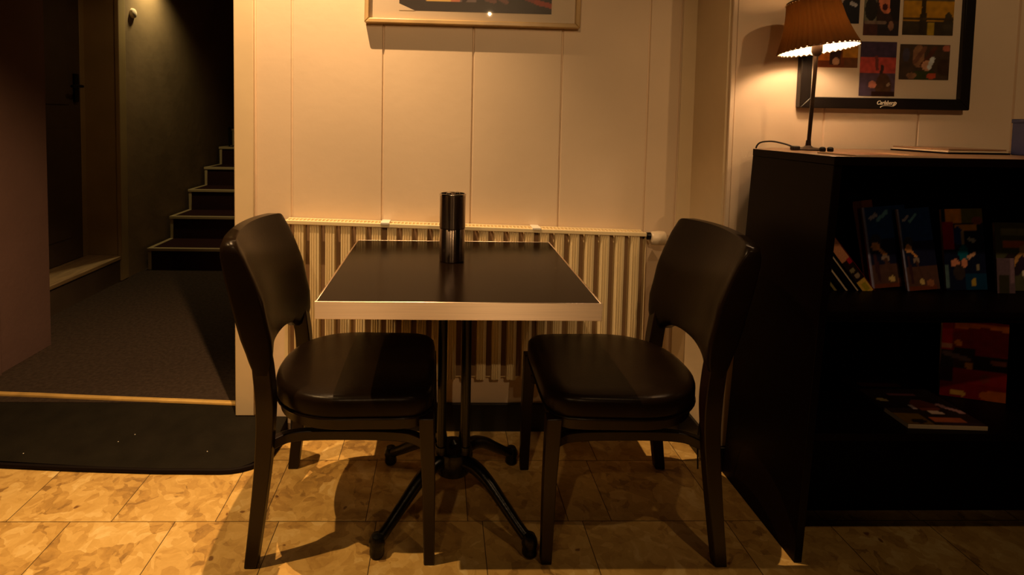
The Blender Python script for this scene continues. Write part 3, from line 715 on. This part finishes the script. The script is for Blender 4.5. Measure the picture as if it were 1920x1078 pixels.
# cable: over the back corner of the shelf, down between shelf and wall, towards the socket behind the chair
cb = empty('lamp_cable', (0, 0, 0)); tag(cb, 'thin dark lamp cable looping off the shelf corner and hanging behind it', 'cable')
bm = bmesh.new(); tube(bm, [(LX-.04, LY-.01, ST+.006), (1.075, 1.70, ST+.006), (1.050, 1.72, ST+.018), (1.020, 1.75, ST+.024), (1.006, 1.792, ST+.010), (1.010, 1.806, ST-.05), (1.010, 1.838, .80), (.985, 1.869, .60), (.945, 1.82, .50), (.915, 1.78, .455), (.87, 1.74, .40), (.86, 1.80, .20), (.88, 1.84, .03)], .0026, 8)
link('wire', bm, MCABLE, cb)
boxo('inline_switch', (1.060, 1.082, 1.69, 1.71, ST+.0003, ST+.013), MCABLE, cb, bevel=.003)
for k, (kx, ky) in enumerate(((1.105, 1.625), (1.130, 1.628))):
    bm = bmesh.new(); lathe(bm, [(.007, 0), (.0085, .003), (.0085, .010), (.006, .013), (.001, .014)], 16)
    o = link('knob', bm, MIRON); o.location = (kx, ky, ST+.0003)
    tag(o, ['small black knob on the shelf top, the one nearer the lamp pole', 'small black knob on the shelf top, the one farther from the lamp pole'][k], 'knob', 'black knobs by the lamp')

# ------------------------------------------------------------------ picture over the table
pc = empty('framed_picture', (-.289, WY-.001, 1.541)); tag(pc, 'gilt framed picture with cream mount on the wall above the table', 'picture')
PW, PH = .788, .62
pc.rotation_euler = (0, math.radians(.45), 0)
def frame(name, W, H, fw, d, m, parent, y0=0):
    bm = bmesh.new()
    for pts in ([(0, 0), (W, 0), (W-fw, fw), (fw, fw)], [(W, 0), (W, H), (W-fw, H-fw), (W-fw, fw)], [(W, H), (0, H), (fw, H-fw), (W-fw, H-fw)], [(0, H), (0, 0), (fw, fw), (fw, H-fw)]):
        prism(bm, pts, 1, y0-d, y0)
    return link(name, bm, m, parent, bevel=.003)
frame('frame', PW, PH, .017, .032, MFRAMEG, pc)
boxo('mount', (.012, PW-.012, -.014, -.006, .012, PH-.012), MMATBOARD, pc)
bm = bmesh.new()
# picture print with its lower left corner cut
def pic_bg(u, v): return (44, 30, 24)
pr_ = printed('print', .560, .50, pic_bg, [('r', .14, .07, .36, .6, (235, 195, 110)), ('m', .10, .14, .17, .06, (44, 30, 24)), ('r', .34, .075, .40, .5, (215, 130, 95)), ('r', .40, .07, .50, .5, (120, 100, 100)), ('e', .395, .065, .455, .3, (46, 20, 22)),
  ('m', .57, .10, .62, .085, (120, 74, 66)), ('m', .66, .105, .70, .08, (120, 74, 66)), ('m', .80, .125, .93, .075, (150, 52, 36)), ('m', .90, .085, 1.0, .06, (170, 62, 40)), ('r', .52, .2, .9, .8, (120, 60, 50)), ('r', 0, .3, .13, 1, (44, 30, 24))], pc, nx=150, seed=11)
pr_.location = (.124, -.0146, .050)
bm = bmesh.new(); prism(bm, [(.1235, .0495), (.182, .0495), (.1235, .074)], 1, -.0152, -.0144); link('mount_corner', bm, MMATBOARD, pc, smooth=False)
boxo('glass', (.015, PW-.015, -.0225, -.0205, .015, PH-.015), MGLASS, pc)

# ------------------------------------------------------------------ beer collage frame on the right wall
fr = empty('framed_collage', (1.178, RY-.001, 1.252)); tag(fr, 'black framed collage of photographs with cream lettering on the right wall', 'picture')
FWd, FH = .574, .60
frame('frame', FWd, FH, .036, .024, MFRAMEB, fr)
boxo('mount', (.03, FWd-.03, -.010, -.004, .03, FH-.03), MMATBOARD, fr)
from_x = lambda X: X-1.178; from_z = lambda Z: Z-1.252
K = 1.88/1067.8
cards = [
 # name, x0,x1,z0,z1 in frame coordinates, background, shapes
 ((.048, .195, .135, .215), (120, 60, 20), [('r', 0, .3, .4, .6, (235, 140, 40)), ('r', .35, .1, .6, .7, (60, 36, 30)), ('e', .42, .1, .58, .4, (200, 160, 130)), ('r', .65, .4, 1, .9, (200, 140, 40)), ('r', .7, 0, 1, .35, (110, 70, 40))]),
 ((.050, .192, .28, .40), (36, 26, 24), [('e', .55, .7, .8, 1.0, (210, 110, 80)), ('r', .4, 0, 1, .6, (26, 26, 40)), ('l', .5, .5, .62, .7, (190, 170, 160)), ('l', .8, .55, .9, .5, (190, 190, 200))]),
 ((.204, .325, .043, .222), lambda u, v: (72, 56, 84) if v > .72 else (190, 78, 70) if v > .42 else (92, 74, 96),
   [('l', .62, .55, .60, .3, (66, 46, 46)), ('e', .45, -.1, .9, .42, (84, 58, 40)), ('l', .45, .72, .48, .5, (120, 60, 60)), ('e', .25, .14, .48, .28, (200, 130, 110)), ('r', .35, 0, 1, .08, (50, 26, 20)), ('l', .8, .2, .82, .22, (160, 140, 120))]),
 ((.208, .327, .243, .40), (56, 36, 30), [('r', 0, .3, .35, .8, (120, 118, 100)), ('e', .02, .3, .38, .78, (36, 30, 28)), ('e', .4, .45, .85, 1.1, (220, 130, 95)), ('e', .5, .52, .66, .66, (70, 16, 12)), ('e', .72, .3, 1.1, 1.0, (30, 24, 24)), ('r', 0, 0, .4, .25, (80, 44, 40)), ('r', .4, 0, 1, .25, (44, 36, 40)), ('l', .05, .27, .6, .27, (130, 110, 100)), ('e', .7, .1, .85, .3, (150, 110, 90))]),
 ((.337, .506, .100, .216), (74, 58, 44), [('e', .25, .35, .5, 1.0, (150, 110, 80)), ('e', .05, .5, .2, .9, (70, 66, 84)), ('l', .3, .5, .5, .9, (120, 80, 60)), ('l', .45, .4, .7, .9, (90, 50, 30)), ('e', .45, .25, .65, .55, (200, 150, 120)), ('l', .6, .35, .66, .6, (210, 220, 230)), ('e', .85, .8, 1, 1, (190, 110, 90)), ('r', .3, 0, .7, .25, (60, 70, 24)), ('e', .55, .02, .75, .2, (190, 80, 50)), ('e', .15, .02, .35, .2, (150, 110, 80)), ('e', .75, .1, 1.1, .6, (66, 46, 30))]),
 ((.340, .511, .247, .40), lambda u, v: (190, 140, 30) if .3 < v < .72 else (92, 84, 64) if v >= .72 else (62, 52, 32),
   [('e', .33, -.1, .47, .62, (52, 42, 22)), ('e', .36, .5, .45, .85, (52, 42, 22)), ('e', .8, -.1, 1.0, .5, (66, 58, 40)), ('r', .5, 0, .62, .26, (180, 150, 40)), ('r', 0, .33, 1, .37, (70, 54, 26))]),
]
for k, (b, bg, shp) in enumerate(cards):
    b = tuple(min(q, .57) for q in b)
    p = printed('photo', b[1]-b[0], b[3]-b[2], bg, shp, fr, nx=44, seed=20+k, grain=.2); p.location = (b[0], -.0112, b[2])
for b, c in (((.05, .192, .412, .56), (120, 70, 50)), ((.208, .327, .412, .56), (40, 60, 70)), ((.340, .511, .412, .56), (150, 110, 60))):
    p = printed('photo', b[1]-b[0], b[3]-b[2], c, [('e', .2, .2, .8, .9, tuple(int(q*.5) for q in c))], fr, nx=20, seed=sum(c)); p.location = (b[0], -.0112, b[2])
boxo('glass', (.034, FWd-.034, -.0165, -.0150, .034, FH-.034), MGLASS, fr)
# lettering on the bottom bar
tc = bpy.data.curves.new('lettering', 'FONT'); tc.body = 'Carlsberg'; tc.size = .0185; tc.shear = .35; tc.offset = .0005; tc.extrude = .0004; tc.align_x = 'CENTER'
to = bpy.data.objects.new('tmp_text', tc); COL.objects.link(to); bpy.context.view_layer.update()
me = bpy.data.meshes.new_from_object(to.evaluated_get(bpy.context.evaluated_depsgraph_get())); bpy.data.objects.remove(to)
me.materials.clear(); me.materials.append(MLOGO)
bm = bmesh.new(); bm.from_mesh(me); bpy.data.meshes.remove(me)
bmesh.ops.scale(bm, vec=(.86, 1, 1), verts=bm.verts)
bmesh.ops.rotate(bm, verts=bm.verts, matrix=Matrix.Rotation(PI/2, 3, 'X'))
# swelling initial and the swash below the word, like the script on the bar
tube(bm, [(.030, -.0006, .0005), (.024, -.0006, -.005), (.008, -.0006, -.0035), (-.008, -.0006, -.004), (-.018, -.0006, -.0085), (-.016, -.0006, -.0105)], .0011, 6)
tube(bm, [(.030, -.0006, .0095), (.035, -.0006, .006), (.033, -.0006, .0), (.029, -.0006, -.001)], .0011, 6)
o = link('lettering', bm, MLOGO, fr, smooth=False); o.location = (.287, -.0252, .0145); o['label'] = 'cream script lettering'
